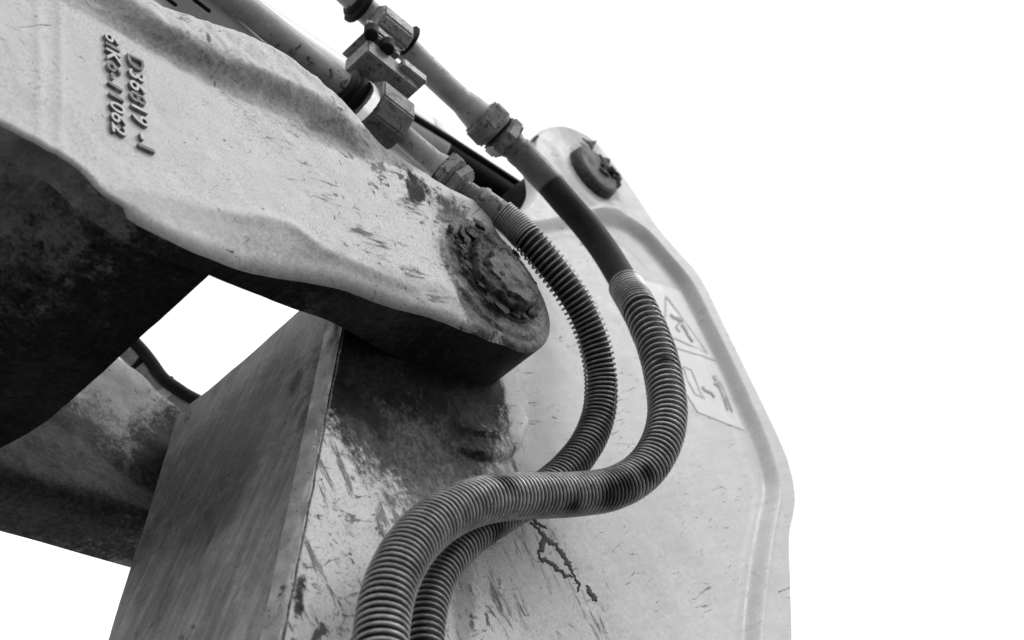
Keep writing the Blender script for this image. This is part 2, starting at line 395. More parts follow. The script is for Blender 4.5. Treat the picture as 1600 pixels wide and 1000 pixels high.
M_front = paint('front plate paint', .32, .45, .8, .615, .6, .655, .45, (-.2, .2), .6, .6, dark=.06, chipscale=20, streak=(0, 8, .30, -.33),
    spots=[(fl(455, 585), .016, dict(soft=.8, warp=.02, squash=(3, 1, 1.6)), .9, .03), (fl(520, 560), .07, dict(soft=.8, warp=.04, squash=(3, 1, 2.0)), .75, .05), (fl(350, 690), .20, dict(soft=.9, warp=.05, squash=(3, 1, .7)), .55, .06),  # after the chip, wide dark spots paint the plate's shade across its middle
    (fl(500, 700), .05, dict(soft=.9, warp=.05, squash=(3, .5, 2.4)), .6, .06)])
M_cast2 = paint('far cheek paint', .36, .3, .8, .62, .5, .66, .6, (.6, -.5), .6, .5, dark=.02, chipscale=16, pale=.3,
    spots=[((at(30, 690, YF) - BO)[:], .17, dict(soft=.7, warp=.05, squash=(1.3, 1, 1.0)), .85, .04), ((at(255, 740, YF) - BO)[:], .09, dict(soft=.7, warp=.05, squash=(.8, 1, 1.8)), .95, .02), ((at(60, 800, YF) - BO)[:], .12, dict(soft=.8, warp=.05, squash=(3, 1, .5)), .8, .04), ((at(225, 790, YF) - BO)[:], .16, dict(soft=.6, warp=.12, squash=(2.0, 1, .5), rot=-.3), .9, .05)])  # dark spots: shade painted low on the left, shade plus grease beside the stick
M_edge = paint('chipped edge paint', .42, .2, .9, .635, .7, .64, .7, (.2, -.3), .5, .5, dark=.05, chipscale=60)
def rust(name, lo, hi, sc=30, bdist=.004):
    t = NT(name)
    a = t.noise(sc, 10, .72, dist=.5); b = t.noise(sc * 7, 8, .7); c = t.noise(sc * .35, 4, .5)
    v = t.math('ADD', t.math('ADD', t.math('MULTIPLY', a, .55), t.math('MULTIPLY', b, .25)), t.math('MULTIPLY', c, .2))
    v2 = t.ramp(v, .44, .60, lo, hi)
    pale = t.math('MULTIPLY', t.ramp(t.noise(sc * 2.2, 9, .75), .64, .68), .7)
    v2 = t.mix(pale, v2, .42)
    return t.finish(v2, t.ramp(a, .4, .6, .45, .85), 0, t.math('ADD', a, t.math('MULTIPLY', b, .5)), .9, bdist, .3)
M_rust = rust('rusted pin steel', .008, .10)
M_rust2 = rust('rusted far pin steel', .022, .17, 45, .002)
M_boss = rust('greasy boss plate', .016, .10, 24)
M_grease = simple('old black grease', .014, .5, 0, 90, .6, .2, .004)
M_pipe = paint('pipe paint', .40, .2, .9, .60, .45, .66, .5, (.9, .4), .45, .42, dark=.05, chipscale=42, smear=0.75)
M_fit = paint('fitting paint', .34, .4, .95, .55, .8, .63, .5, (.9, .2), .7, .4, dark=.05, chipscale=70, smear=0.85)
M_block = paint('clamp paint', .25, .45, .9, .56, .9, .63, .5, (.9, .2), .8, .5, dark=.05, chipscale=60, smear=0.85)
M_ferrule = paint('hose ferrule steel', .17, .35, .7, .58, .5, .63, .5, (.9, .2), .8, .38, dark=.04, chipscale=60)
M_rubber = simple('black rubber', .013, .6, 0, 70, .3, .2)
def wire(name, val, base, spots, pale_at=()):
    t = NT(name)
    v = t.math('MULTIPLY', val, t.ramp(t.noise(50, 7, .7), .3, .7, .6, 1.35)); v = t.math('MULTIPLY', v, t.ramp(t.noise(6, 5, .6), .35, .65, .7, 1.15))
    v = t.mix(t.ramp(t.noise(28, 9, .75), .60, .70), v, .03)
    for (px, py, y, r_) in spots:
        p = at(px, py, y) - base; v = t.mix(t.spot(tuple(p), r_, soft=.8, warp=.02, wscale=30), v, .015)
    for (px, py, y, r_) in pale_at:
        p = at(px, py, y) - base; v = t.mix(t.math('MULTIPLY', t.spot(tuple(p), r_, soft=.3, warp=.004, wscale=30), .9), v, .9)
    return t.finish(v, .34, .45, t.noise(150, 5, .65), .5, .0003, .5)
yB_ = Y0 + .045
UP0, LO0 = at(736, 172, Y0 + .02), at(690, 265, Y0 + .02)
M_wire = wire('guard spring wire', .33, UP0, [(985, 752, Y0 - .04, .028), (955, 770, Y0 - .02, .022), (792, 748, Y0 - .02, .020), (905, 790, Y0 - .01, .016), (1015, 735, Y0 - .05, .016), (1040, 560, Y0 - .07, .012)], [(991, 456, yB_ - .05, .034)])
M_wire2 = wire('slim guard spring wire', .20, LO0, [(770, 825, Y0 + .06, .02)])
M_black = simple('black paint', .010, .6, spec=.12)
M_white = simple('pale strip', .66, .5, 0, 40, .15)
M_cyl = simple('cylinder paint', .62, .35, 0, 12, .06)
M_label = simple('label sheet', .585, .4, 0, 20, .04)
M_ink = simple('label ink', .33, .6, 0, 60, .3)
M_ink2 = simple('faded label ink', .515, .6, 0, 60, .1)
M_letside = simple('dirty shaded letter side', .15, .7, 0, 120, .6)  # letter sides: packed dirt colour that also paints in their shade

# ------------------------------------------------------------------ ground
gr = mesh_obj('ground', [(-900, -900, 0), (900, -900, 0), (900, 900, 0), (-900, 900, 0)], [(0, 1, 2, 3)], simple('dusty ground', .13, .9, 0, 3, .2))
gr['kind'] = 'structure'

# ================================================================== BOOM (forked casting)
boom = thing('excavator_boom', tuple(BO), 'pale forked cast boom end with raised casting numbers and a rusted pin boss', 'excavator boom')
top_px = [(-130, -190, -.014), (60, -110, -.014), (180, -40, -.014), (250, 4, -.014), (300, 22, -.014), (375, 48, -.014), (420, 68, -.014), (450, 86, -.014), (500, 128, -.012), (537, 158, -.008), (560, 182, -.003), (600, 224, .004), (650, 260, .008), (690, 285, .008), (735, 307, .008), (768, 328, .006)]
bot_px = [(775, 524), (730, 507), (660, 480), (600, 458), (530, 434), (470, 418), (400, 402), (345, 388), (300, 374), (230, 345), (190, 318), (160, 300), (138, 275), (118, 256), (90, 238), (60, 220), (20, 197), (-60, 150), (-200, 60)]
nose = []
for k in range(0, 17):
    a = R(84) - R(159) * k / 16
    nose.append((PIN.x + .002 + .131 * math.cos(a), PIN.z + .131 * math.sin(a)))
outl = np.concatenate([resample([xz(a, b, Y0 + o) for a, b, o in top_px], .01), resample(nose, .008), pxline(bot_px, Y0, .01)])
keep = [0]
for i in range(1, len(outl)):
    if np.hypot(*(outl[i] - outl[keep[-1]])) > .004: keep.append(i)
outl = outl[keep]
# wavy as-cast edge
ww = fbm(outl, 9, 3, 3) * .003; outl = outl + ww[:, None] * np.array([0.3, 1.0])
lip = pxline([(-200, -170), (60, -70), (170, 5), (250, 62), (330, 108), (410, 140), (480, 172), (540, 212), (590, 262), (640, 330)], Y0, .01)
crease = pxline([(200, 285), (300, 322), (380, 334), (450, 350), (500, 385), (560, 415), (650, 450)], Y0, .01)
rib1 = pxline([(58, -60), (60, 60), (60, 215)], Y0, .02); rib2 = pxline([(92, -60), (94, 100), (93, 240)], Y0, .02)
x_lip_end = xz(600, 270, Y0)[0]
def boom_h(Q):
    d, s, _ = seg_dist(Q, lip); sd = d * s                       # left of travel = above
    fade = 1 - sst(x_lip_end - .16, x_lip_end + .02, Q[:, 0])
    w = .013 + .007 * sst(.3, .7, Q[:, 0])
    h = -.022 * sst(-w, w, sd) * fade
    h += .006 * np.exp(-((sd + .028) / .018) ** 2) * fade        # shallow hollow under the lip
    d2, s2, par = seg_dist(Q, crease); sd2 = d2 * s2
    f2 = sst(xz(260, 310, Y0)[0], xz(420, 345, Y0)[0], Q[:, 0]) * (1 - sst(PIN.x - .2, PIN.x - .12, Q[:, 0]))
    h += np.clip(-sd2, 0, .1) * .22 * f2
    h -= .0035 * np.exp(-(sd2 / .010) ** 2) * f2
    for rb in (rib1, rib2):
        d3, _, _ = seg_dist(Q, rb); h -= .0022 * np.exp(-(d3 / .006) ** 2)
    rr = np.hypot(Q[:, 0] - PIN.x, Q[:, 1] - PIN.z)
    h += .007 * (1 - sst(.120, .160, rr)) - .005 * (1 - sst(.112, .117, rr))   # dished round a raised pin boss
    # casting skin: lumpy everywhere, rough along the top lip
    h += fbm(Q, 7, 1, 3) * .0030
    top = np.exp(-(np.maximum(-sd - .0, 0) / .03) ** 2) * fade
    h += fbm(Q, 42, 5, 4) * (.0006 + .0022 * top)
    return h
def boom_t(Q): return .046 + .036 * sst(.50, .74, Q[:, 0]) + .028 * sst(.74, .95, Q[:, 0])
def boom_er(Q):
    rr = np.hypot(Q[:, 0] - PIN.x, Q[:, 1] - PIN.z)
    zc = np.interp(Q[:, 0], [q[0] for q in pxline(bot_px[::-1], Y0, .02)], [q[1] for q in pxline(bot_px[::-1], Y0, .02)])
    low = 1 - sst(.02, .06, Q[:, 1] - zc)
    r_ = .022 - .008 * low
    r_ = np.where(rr < .14, .012, r_)
    return np.where((Q[:, 0] < xz(200, 318, Y0)[0]) & (low > .5), .006, r_)
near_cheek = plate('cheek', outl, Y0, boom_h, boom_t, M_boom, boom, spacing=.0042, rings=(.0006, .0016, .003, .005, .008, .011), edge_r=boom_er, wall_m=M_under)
# thrust plate, pin head and grease round the joint
def disc(name, c, r0, thick, m, parent, lump=.003, lsc=22, jag=.0, seed=0, nr=26, na=110, bevel=.004, dish=0):
    V, Fc = [], []
    for i in range(nr + 1):
        t = i / nr
        for k in range(na):
            a = 2 * math.pi * k / na
            rj = r0 * (1 + jag * noise.fractal(Vector((math.cos(a) * 2.2, math.sin(a) * 2.2, seed)), 1, 2, 5))
            r = rj * t
            x, z = r * math.cos(a), r * math.sin(a)
            e = max(0, rj - r); rr = bevel - math.sqrt(max(0, bevel ** 2 - (bevel - min(e, bevel)) ** 2))
            h = noise.fractal(Vector((x * lsc + seed, z * lsc, seed)), .9, 2.1, 6) * lump
            V.append((c.x + x, c.y - thick + rr + h + dish * t * t, c.z + z))
    for i in range(nr):
        for k in range(na):
            a = i * na + k; b = i * na + (k + 1) % na
            Fc.append((a, b, b + na, a + na))
    base = nr * na; o = len(V)
    for k in range(na): v = V[base + k]; V.append((v[0], c.y + .012, v[2]))
    for k in range(na): Fc.append((base + k, base + (k + 1) % na, o + (k + 1) % na, o + k))
    return mesh_obj(name, V, Fc, m, parent, edge=45)
disc('thrust_plate', Vector((PIN.x + .004, Y0 + .004, PIN.z + .002)), .088, .007, M_boss, boom, .004, 30, .10, 3)
pinh = disc('pivot_pin', Vector((PIN.x + .006, Y0, PIN.z - .002)), .068, .020, M_rust, boom, .009, 30, .16, 11, nr=44, na=180, bevel=.006)
disc('pin_cap', Vector((PIN.x + .010, Y0 - .017, PIN.z - .012)), .048, .009, M_rust2, pinh, .005, 38, .2, 17, nr=22, na=90, bevel=.003)
# torn flakes of rust and grease lumps round the pin
def lump(name, c, r, m, parent, seed, sq=(1, 1, 1), sub=3):
    bm = bmesh.new(); bmesh.ops.create_icosphere(bm, subdivisions=sub, radius=1)
    V = []
    for v in bm.verts:
        q = v.co; f = 1 + .6 * noise.fractal(q * 1.7 + Vector((seed, 0, 0)), .8, 2.2, 4)
        V.append((c[0] + q.x * r * f * sq[0], c[1] + q.y * r * f * sq[1], c[2] + q.z * r * f * sq[2]))
    Fc = [tuple(v.index for v in f.verts) for f in bm.faces]; bm.free()
    return V, Fc
LL = []
for k in range(90):
    a = rng.uniform(0, 6.28); rr = rng.normal(.078, .010)
    if rng.random() < .6: a = rng.normal(2.4, .9)
    c = (PIN.x + rr * math.cos(a), Y0 - .002 - rng.uniform(0, .008), PIN.z + rr * math.sin(a))
    LL.append(lump('g', c, rng.uniform(.0025, .008), None, None, k, (rng.uniform(.6, 2.2), rng.uniform(.25, .6), rng.uniform(.6, 1.8)), 2))
V, Fc = join(*LL); g = mesh_obj('grease_crust', V, Fc, M_grease, boom); g['kind'] = 'stuff'

# raised casting numbers, each line one string of cast characters
def cast_text(body, name, p0, p1, height, m_top, m_side, parent, y, out=.006, shear=0):
    cu = bpy.data.curves.new(name, 'FONT'); cu.body = body; cu.extrude = .5; cu.offset = -.004; cu.bevel_depth = .02; cu.bevel_resolution = 1; cu.space_character = 1.12; cu.resolution_u = 5
    to = bpy.data.objects.new(name, cu); COL.objects.link(to)
    bpy.context.view_layer.update()
    me = bpy.data.meshes.new_from_object(to.evaluated_get(bpy.context.evaluated_depsgraph_get()))
    bpy.data.objects.remove(to)
    co = np.array([v.co[:] for v in me.vertices]); mn, mx = co.min(0), co.max(0)
    P0 = np.array(xz(*p0, y)); P1 = np.array(xz(*p1, y)); L = np.linalg.norm(P1 - P0); r = (P1 - P0) / L; u = np.array([-r[1], r[0]])
    V = []
    for c in co:
        a = (c[0] - mn[0]) / (mx[0] - mn[0]) * L; b = (c[1] - mn[1]) / (mx[1] - mn[1]) * height
        w = (c[2] - mn[2]) / (mx[2] - mn[2])
        q = P0 + r * (a + b * shear) + u * b
        hh = float(boom_h(np.array([q]))[0])
        V.append((q[0], y + hh + .003 - w * (out + .003), q[1]))
    Fc = [tuple(p.vertices) for p in me.polygons]
    o = mesh_obj(name, V, Fc, m_top, parent, edge=40)
    bm = bmesh.new(); bm.from_mesh(o.data); bmesh.ops.recalc_face_normals(bm, faces=bm.faces); bm.to_mesh(o.data); bm.free()
    o.data.materials.append(m_side)
    for p in o.data.polygons:
        if p.normal.y > -.55: p.material_index = 1
    return o
M_lettop = simple('letter tops', .50, .55, 0, 90, .15)
cast_text('6IK6-11062', 'cast_number', (160, 52), (170, 210), .0225, M_lettop, M_letside, boom, Y0)
cast_text('D36819', 'cast_number', (195, 86), (203, 192), .0255, M_lettop, M_letside, boom, Y0)
cast_text('-1', 'cast_number', (207, 210), (212, 233), .0255, M_lettop, M_letside, boom, Y0)

# underside web between the cheeks, with its rounded root at the far cheek
prof_px = [(-260, 60), (-120, 140), (0, 205), (60, 243), (110, 268), (135, 300), (160, 330), (200, 359), (245, 382), (290, 399), (337, 420)]
pr = pxline(prof_px, Y0 + .046, .02)
ys = np.concatenate([np.linspace(Y0 + .010, YF - .20, 30), YF + .02 - .22 * np.cos(np.linspace(0, math.pi / 2, 26)[1:])])
V, Fc = [], []
Lp = np.r_[0, np.cumsum(np.hypot(*np.diff(pr, axis=0).T))]
for i, _ in enumerate(pr):
    for y in ys:
        e = max(0, y - (YF - .20)); q = .22 - math.sqrt(max(0, .22 ** 2 - min(e, .2199) ** 2)); q *= .135 / .22
        back = 1 - .46 * (q / .135) ** .85                         # the web's end edge sweeps back into the far cheek
        x2 = np.interp(Lp[i] * back, Lp, pr[:, 0]); z2 = np.interp(Lp[i] * back, Lp, pr[:, 1])
        nz = noise.fractal(Vector((x2 * 6, y * 6, 2)), 1, 2, 4) * .005 + noise.fractal(Vector((x2 * 30, y * 30, 2)), 1, 2, 4) * .0016
        V.append((x2, y, z2 - q * .55 + nz))
ny = len(ys)
for i in range(len(pr) - 1):
    for j in range(ny - 1):
        a = i * ny + j; Fc.append((a, a + 1, a + ny + 1, a + ny))
n0 = len(V)
for (x, y, z) in V[:n0]: V.append((x, y, z + .045 + (.0 if True else 0)))
for i in range(len(pr) - 1):
    for j in range(ny - 1):
        a = n0 + i * ny + j; Fc.append((a + ny, a + ny + 1, a + 1, a))
for j in range(ny - 1):
    a = (len(pr) - 1) * ny + j; Fc.append((a, a + 1, n0 + a + 1, n0 + a)); b = j; Fc.append((b + 1, b, n0 + b, n0 + b + 1))
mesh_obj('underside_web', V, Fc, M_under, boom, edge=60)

# far cheek
ftop = [(-420, 78), (-200, 230), (0, 390), (110, 482), (194, 550), (279, 622), (364, 695), (430, 750)]
fnose = []
for k in range(0, 13):
    a = R(75) - R(130) * k / 12
    fnose.append((PIN.x + .12 * math.cos(a), PIN.z + .12 * math.sin(a)))
fbot = [(560, 905), (460, 900), (330, 868), (205, 832), (100, 800), (0, 772), (-100, 745), (-260, 700), (-500, 640)]
fo = np.concatenate([pxline(ftop, YF, .015), np.array(fnose), pxline(fbot, YF, .015)])
def far_h(Q):
    # concave casting: the face swells towards the viewer low down, and flares into the web on the left
    d, s, _ = seg_dist(Q, pxline([(-300, 560), (0, 690), (90, 705), (200, 760), (330, 830)], YF, .02))
    below = sst(-.03, .07, d * -s)
    h = -.030 * below + fbm(Q, 9, 8, 4) * .006 + fbm(Q, 32, 4, 4) * .0018
    return h
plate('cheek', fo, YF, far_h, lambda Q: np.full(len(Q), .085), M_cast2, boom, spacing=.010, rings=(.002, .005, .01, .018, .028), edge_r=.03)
# top sheet of the boom box, closing it from the sky
tp = pxline([(-130, -190), (60, -110), (180, -40), (262, 8), (330, 27)], Y0, .05)
V = []; Fc = []
for (x, z) in tp: V += [(x, Y0 + .045, z - .012), (x, YF + .02, z - .012), (x, Y0 + .045, z - .030), (x, YF + .02, z - .030)]
for i in range(len(tp) - 1):
    a = i * 4; Fc += [(a, a + 1, a + 5, a + 4), (a + 3, a + 2, a + 6, a + 7), (a, a + 4, a + 6, a + 2), (a + 1, a + 3, a + 7, a + 5)]
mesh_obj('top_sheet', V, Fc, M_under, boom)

# ================================================================== ARM (box of plates)
arm = thing('excavator_stick', tuple(AO), 'pale box section stick hanging behind the hoses with a rimmed side plate and safety labels', 'excavator stick')
zb = at(430, 1130, Y1).z
left_px = [(430, 1000), (480, 750), (530, 500), (546, 412)]
lefts = np.array([xz(398, 1160, Y1), xz(430, 1000, Y1), xz(480, 750, Y1), xz(530, 500, Y1), xz(546, 412, Y1)])
lefts = resample(lefts, .02)
upper = pxline([(546, 412), (640, 372), (720, 352), (770, 341), (800, 333), (822, 322), (838, 294), (834, 255), (838, 215), (852, 199), (880, 195), (905, 203), (930, 219), (957, 250), (990, 296), (1030, 355), (1065, 396), (1096, 434), (1140, 520), (1185, 612), (1222, 690), (1238, 735), (1245, 775), (1242, 805), (1237, 830), (1236, 860), (1238, 930), (1240, 1000), (1244, 1090), (1250, 1160)], Y1, .012)
arm_out = np.concatenate([lefts, upper[1:]])
groove = pxline([(300, 420), (560, 420), (700, 372), (780, 352), (850, 345), (900, 334), (940, 330), (975, 338), (1010, 360), (1045, 398), (1080, 442), (1115, 508), (1155, 590), (1190, 668), (1212, 735), (1217, 775), (1207, 830), (1197, 900), (1188, 1000), (1180, 1180)], Y1, .015)
groove2 = pxline([(905, 360), (950, 356), (990, 378), (1025, 415), (1060, 470), (1100, 545), (1140, 625), (1175, 700), (1190, 745), (1192, 780), (1180, 840), (1168, 920), (1158, 1000), (1150, 1180)], Y1, .015)
XG0, XG1 = xz(640, 700, Y1)[0], xz(960, 340, Y1)[0]
def arm_h(Q):
    d, s, par = seg_dist(Q, groove); sd = d * -s                 # right of travel = inside the panel
    hw = .013
    wr = sst(XG0, XG1, Q[:, 0])
    w = .007 + .009 * wr
    h = (.004 + .017 * wr) * sst(0, w * 1.5, sd)
    h -= .0030 * wr * np.exp(-((sd + .003) / .004) ** 2)
    d2, s2, par2 = seg_dist(Q, groove2)
    h += .0014 * sst(-.003, .003, d2 * -s2) * wr
    # turned boss for the big joint
    rr = np.hypot(Q[:, 0] - PIN.x, Q[:, 1] - PIN.z + .072)
    fr_ = sst(PIN.x + .02, PIN.x + .10, Q[:, 0])
    h -= (.010 * (1 - sst(.196, .203, rr)) + .009 * (1 - sst(.160, .168, rr)) + .0028 * np.exp(-((rr - .192) / .005) ** 2)) * fr_
    h -= .018 * (1 - sst(.10, .22, rr)) * (1 - fr_)
    # thick lug round the cylinder pin
    r2 = np.hypot(Q[:, 0] - PIN2.x, Q[:, 1] - PIN2.z)
    h -= .008 * (1 - sst(.085, .125, r2))
    h += fbm(Q, 5, 9, 3) * .0016 + fbm(Q, 30, 12, 3) * .00035
    return h
def ringc(r_): return np.array([(PIN.x + r_ * math.cos(a), PIN.z - .072 + r_ * math.sin(a)) for a in np.linspace(0, 2 * math.pi, int(2 * math.pi * r_ / .006))])
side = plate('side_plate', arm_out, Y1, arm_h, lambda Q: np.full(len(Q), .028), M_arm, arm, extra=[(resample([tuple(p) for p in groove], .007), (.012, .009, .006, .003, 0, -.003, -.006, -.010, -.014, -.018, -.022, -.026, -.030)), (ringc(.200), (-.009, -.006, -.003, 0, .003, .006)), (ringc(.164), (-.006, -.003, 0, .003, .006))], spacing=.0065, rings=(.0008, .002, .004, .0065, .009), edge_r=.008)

# chamfered, hammered edge strip with weld running down the front corner
Lc = np.array(lefts)
def strip(name, x0, y0, x1, y1, m, amp, parent, thick=.006, n=5):
    V, Fc = [], []
    P = resample([tuple(p) for p in Lc], .006)
    for i, (x, z) in enumerate(P):
        for k in range(n + 1):
            t = k / n
            j = noise.fractal(Vector((z * 26, t * 2.5, 5)), 1, 2, 4) * amp
            bulge = math.sin(math.pi * t) * thick
            V.append((x + x0 + (x1 - x0) * t - bulge * .4 + j * .5, y0 + (y1 - y0) * t - bulge + j, z))
    for i in range(len(P) - 1):
        for k in range(n): a = i * (n + 1) + k; Fc.append((a, a + 1, a + n + 2, a + n + 1))
    return mesh_obj(name, V, Fc, m, parent, edge=60)
strip('corner_edge', .005, Y1 - .0035, -.004, Y1 + .026, M_edge, .0045, arm, .004, 7)
P_ = resample([(p[0] + .010, Y1 - .001, p[1]) for p in Lc], .004)
for i, p in enumerate(P_): p[0] += .0012 * noise.noise(Vector((p[2] * 30, 1, 1)))
V, Fc = sweep(P_, [.0015 * (1 + .45 * noise.noise(Vector((i * .35, 2, 2)))) for i in range(len(P_))], 8)
mesh_obj('weld_seam', V, Fc, simple('rusty seam', .13, .8, 0, 200, .8), arm)
# front plate between the side plates
bx, bz = Lc[0]; tx, tz = Lc[-1]
n_ = 60; V, Fc = [], []
ysf = np.linspace(Y1 + .020, Y2, 28)
for i in range(n_ + 1):
    t = i / n_; x = bx + (tx - bx) * t + .006; z = bz + (tz - bz) * t
    for y in ysf: V.append((x + .0035 * noise.fractal(Vector((y * 7, z * 5, 3)), 1, 2, 3), y, z))
ny = len(ysf)
for i in range(n_):
    for j in range(ny - 1): a = i * ny + j; Fc.append((a, a + ny, a + ny + 1, a + 1))
o0 = len(V)
for v in V[:o0]: V.append((v[0] + .02, v[1], v[2]))
for i in range(n_):
    for j in range(ny - 1): a = o0 + i * ny + j; Fc.append((a, a + 1, a + ny + 1, a + ny))
for j in range(ny - 1): a = n_ * ny + j; Fc.append((a, a + o0, a + o0 + 1, a + 1))
for i in range(n_): a = i * ny + ny - 1; Fc.append((a, a + ny, a + ny + o0, a + o0))
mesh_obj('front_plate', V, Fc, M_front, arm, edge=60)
# far side plate and the sheet closing the back of the box
fs = arm_out
def simple_plate(name, out, y, th, m, parent):
    n = len(out); V = [(x, y, z) for x, z in out] + [(x, y + th, z) for x, z in out]
    return mesh_obj(name, V, [tuple(range(n)), tuple(range(2 * n - 1, n - 1, -1))] + [(i, i + n, (i + 1) % n + n, (i + 1) % n) for i in range(n)], m, parent)
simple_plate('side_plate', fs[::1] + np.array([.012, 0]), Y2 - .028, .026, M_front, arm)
bk = np.array([u for i, u in enumerate(upper) if u[0] > PIN2.x + .09 and i > 30])
V, Fc = [], []
for x, z in bk: V += [(x - .035, Y1 + .027, z), (x - .035, Y2 - .03, z)]
for i in range(len(bk) - 1): a = 2 * i; Fc.append((a, a + 1, a + 3, a + 2))
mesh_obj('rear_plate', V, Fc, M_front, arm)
tk = upper[:14]
V, Fc = [], []
for x, z in tk: V += [(max(x, tx + .05), Y1 + .027, tz - .03), (max(x, tx + .05), Y2 - .03, tz - .03)]
for i in range(len(tk) - 1): a = 2 * i; Fc.append((a, a + 2, a + 3, a + 1))
mesh_obj('top_plate', V, Fc, M_under, arm)  # unseen cover, added to keep skylight out of the box
# cylinder pin in its lug, with torn seal scraps
pc = Vector((PIN2.x, Y1, PIN2.z))
ax0 = (pc.x, Y1 + .46, pc.z); ax1 = (pc.x, Y1 - .03, pc.z)
V, Fc = steps((ax1, ax0), [(0, .0555), (.002, .0605), (.004, .0615), (.022, .0635), (.032, .062), (.47, .058)], 64)
p2 = mesh_obj('cylinder_pin', V, Fc, M_rust, arm)
pf = disc('pin_face', Vector((pc.x, Y1 - .0302, pc.z)), .056, .003, M_rust2, p2, .0012, 30, .01, 21, nr=14, na=60, bevel=.002)
V, Fc = join(lump('g', (pc.x + .045, Y1 - .034, pc.z + .032), .016, None, None, 3, (1.5, .4, .6)), lump('g', (pc.x + .025, Y1 - .036, pc.z + .018), .011, None, None, 5, (1.7, .5, .7)),
    lump('g', (pc.x + .060, Y1 - .030, pc.z + .012), .012, None, None, 8, (.7, .5, 1.5)), lump('g', (pc.x + .012, Y1 - .036, pc.z - .004), .008, None, None, 9, (1.6, .4, 1)))
mesh_obj('grease_lump', V, Fc, M_grease, p2)
a_ = at(905, 206, Y1 - .01)
def scrap(pts, y, dy, m, parent, name='torn_scrap'):
    n = len(pts); V = []
    for i, (a, b) in enumerate(pts): p = at(a, b, y); V.append((p.x, y + .004 * math.sin(i * 1.7), p.z))
    V += [(v[0], v[1] + dy, v[2]) for v in V]
    return mesh_obj(name, V, [tuple(range(n)), tuple(range(2 * n - 1, n - 1, -1))] + [(i, (i + 1) % n, (i + 1) % n + n, i + n) for i in range(n)], m, parent, smooth=False)
scrap([(911, 215), (918, 217), (926, 221), (932, 220), (930, 227), (928, 233), (922, 228), (916, 222)], Y1 - .012, .004, M_grease, arm)
scrap([(938, 240), (944, 243), (948, 247), (952, 250), (954, 257), (960, 268), (964, 280), (957, 276), (952, 266), (946, 260), (940, 257), (942, 250)], Y1 - .036, .004, M_grease, p2, 'grease_smear')
scrap([(829, 222), (835, 214), (838, 211), (841, 214), (839, 218), (834, 222)], Y1 - .004, .004, M_grease, arm)

# safety labels on the recessed panel
def flat_px(name, quads, y_off, m, parent, ref=None):
    V, Fc = [], []
    for poly in quads:
        o = len(V)
        for (a, b) in poly:
            q = np.array([xz(a, b, Y1 + .012)]); V.append((q[0][0], Y1 + float(arm_h(q)[0]) - y_off, q[0][1]))
        Fc.append(tuple(range(o, o + len(poly))))
    return mesh_obj(name, V, Fc, m, parent, smooth=False)
def grid_poly(c, nu=8, nv=8):
    (a, b, d, e) = [np.array(p, float) for p in c]; out = []
    for i in range(nu):
        for j in range(nv):
            def q(u, v): return tuple((a * (1 - u) + b * u) * (1 - v) + (e * (1 - u) + d * u) * v)
            out.append([q(i / nu, j / nv), q((i + 1) / nu, j / nv), q((i + 1) / nu, (j + 1) / nv), q(i / nu, (j + 1) / nv)])
    return out
def line_px(pts, w):
    out = []
    for (a, b) in zip(pts[:-1], pts[1:]):
        a = np.array(a, float); b = np.array(b, float); t = (b - a) / np.linalg.norm(b - a); n = np.array([-t[1], t[0]]) * w / 2
        out.append([tuple(a + n), tuple(b + n), tuple(b - n), tuple(a - n)])
    return out
la = flat_px('safety_label', grid_poly([(1008, 432), (1068, 452), (1123, 560), (1028, 528)]), .0012, M_label, arm); la['label'] = 'faded triangle warning label with a falling figure'
lb = flat_px('safety_label', grid_poly([(1028, 531), (1124, 563), (1168, 669), (1096, 640)]), .0012, M_label, arm); lb['label'] = 'faded warning label with a dark standing figure and a hook'
flat_px('warning_triangle', line_px([(1045, 459), (1044, 518), (1110, 548), (1045, 459)], 1.8), .0022, M_ink2, la)
flat_px('falling_figure', line_px([(1052, 488), (1060, 494)], 4) + line_px([(1060, 493), (1072, 499)], 5) + line_px([(1066, 500), (1061, 508), (1067, 515)], 2.5) + line_px([(1069, 504), (1076, 512), (1079, 520), (1087, 531)], 2.8), .0024, M_ink, la)
flat_px('standing_figure', line_px([(1119, 584), (1124, 592)], 5) + line_px([(1126, 594), (1134, 608), (1138, 618)], 7) + line_px([(1134, 612), (1142, 638)], 3) + line_px([(1138, 612), (1149, 640)], 3) + line_px([(1120, 596), (1128, 600)], 3), .0024, M_ink, lb)
flat_px('hook_mark', line_px([(1103, 600), (1105, 605), (1111, 608), (1117, 610), (1122, 617)], 3.4), .0024, M_ink, lb)
flat_px('outline_mark', line_px([(1073, 568), (1086, 574), (1093, 592), (1101, 612), (1107, 619)], 1.6) + line_px([(1073, 568), (1080, 590), (1092, 612), (1107, 619)], 1.6), .0022, M_ink2, lb)

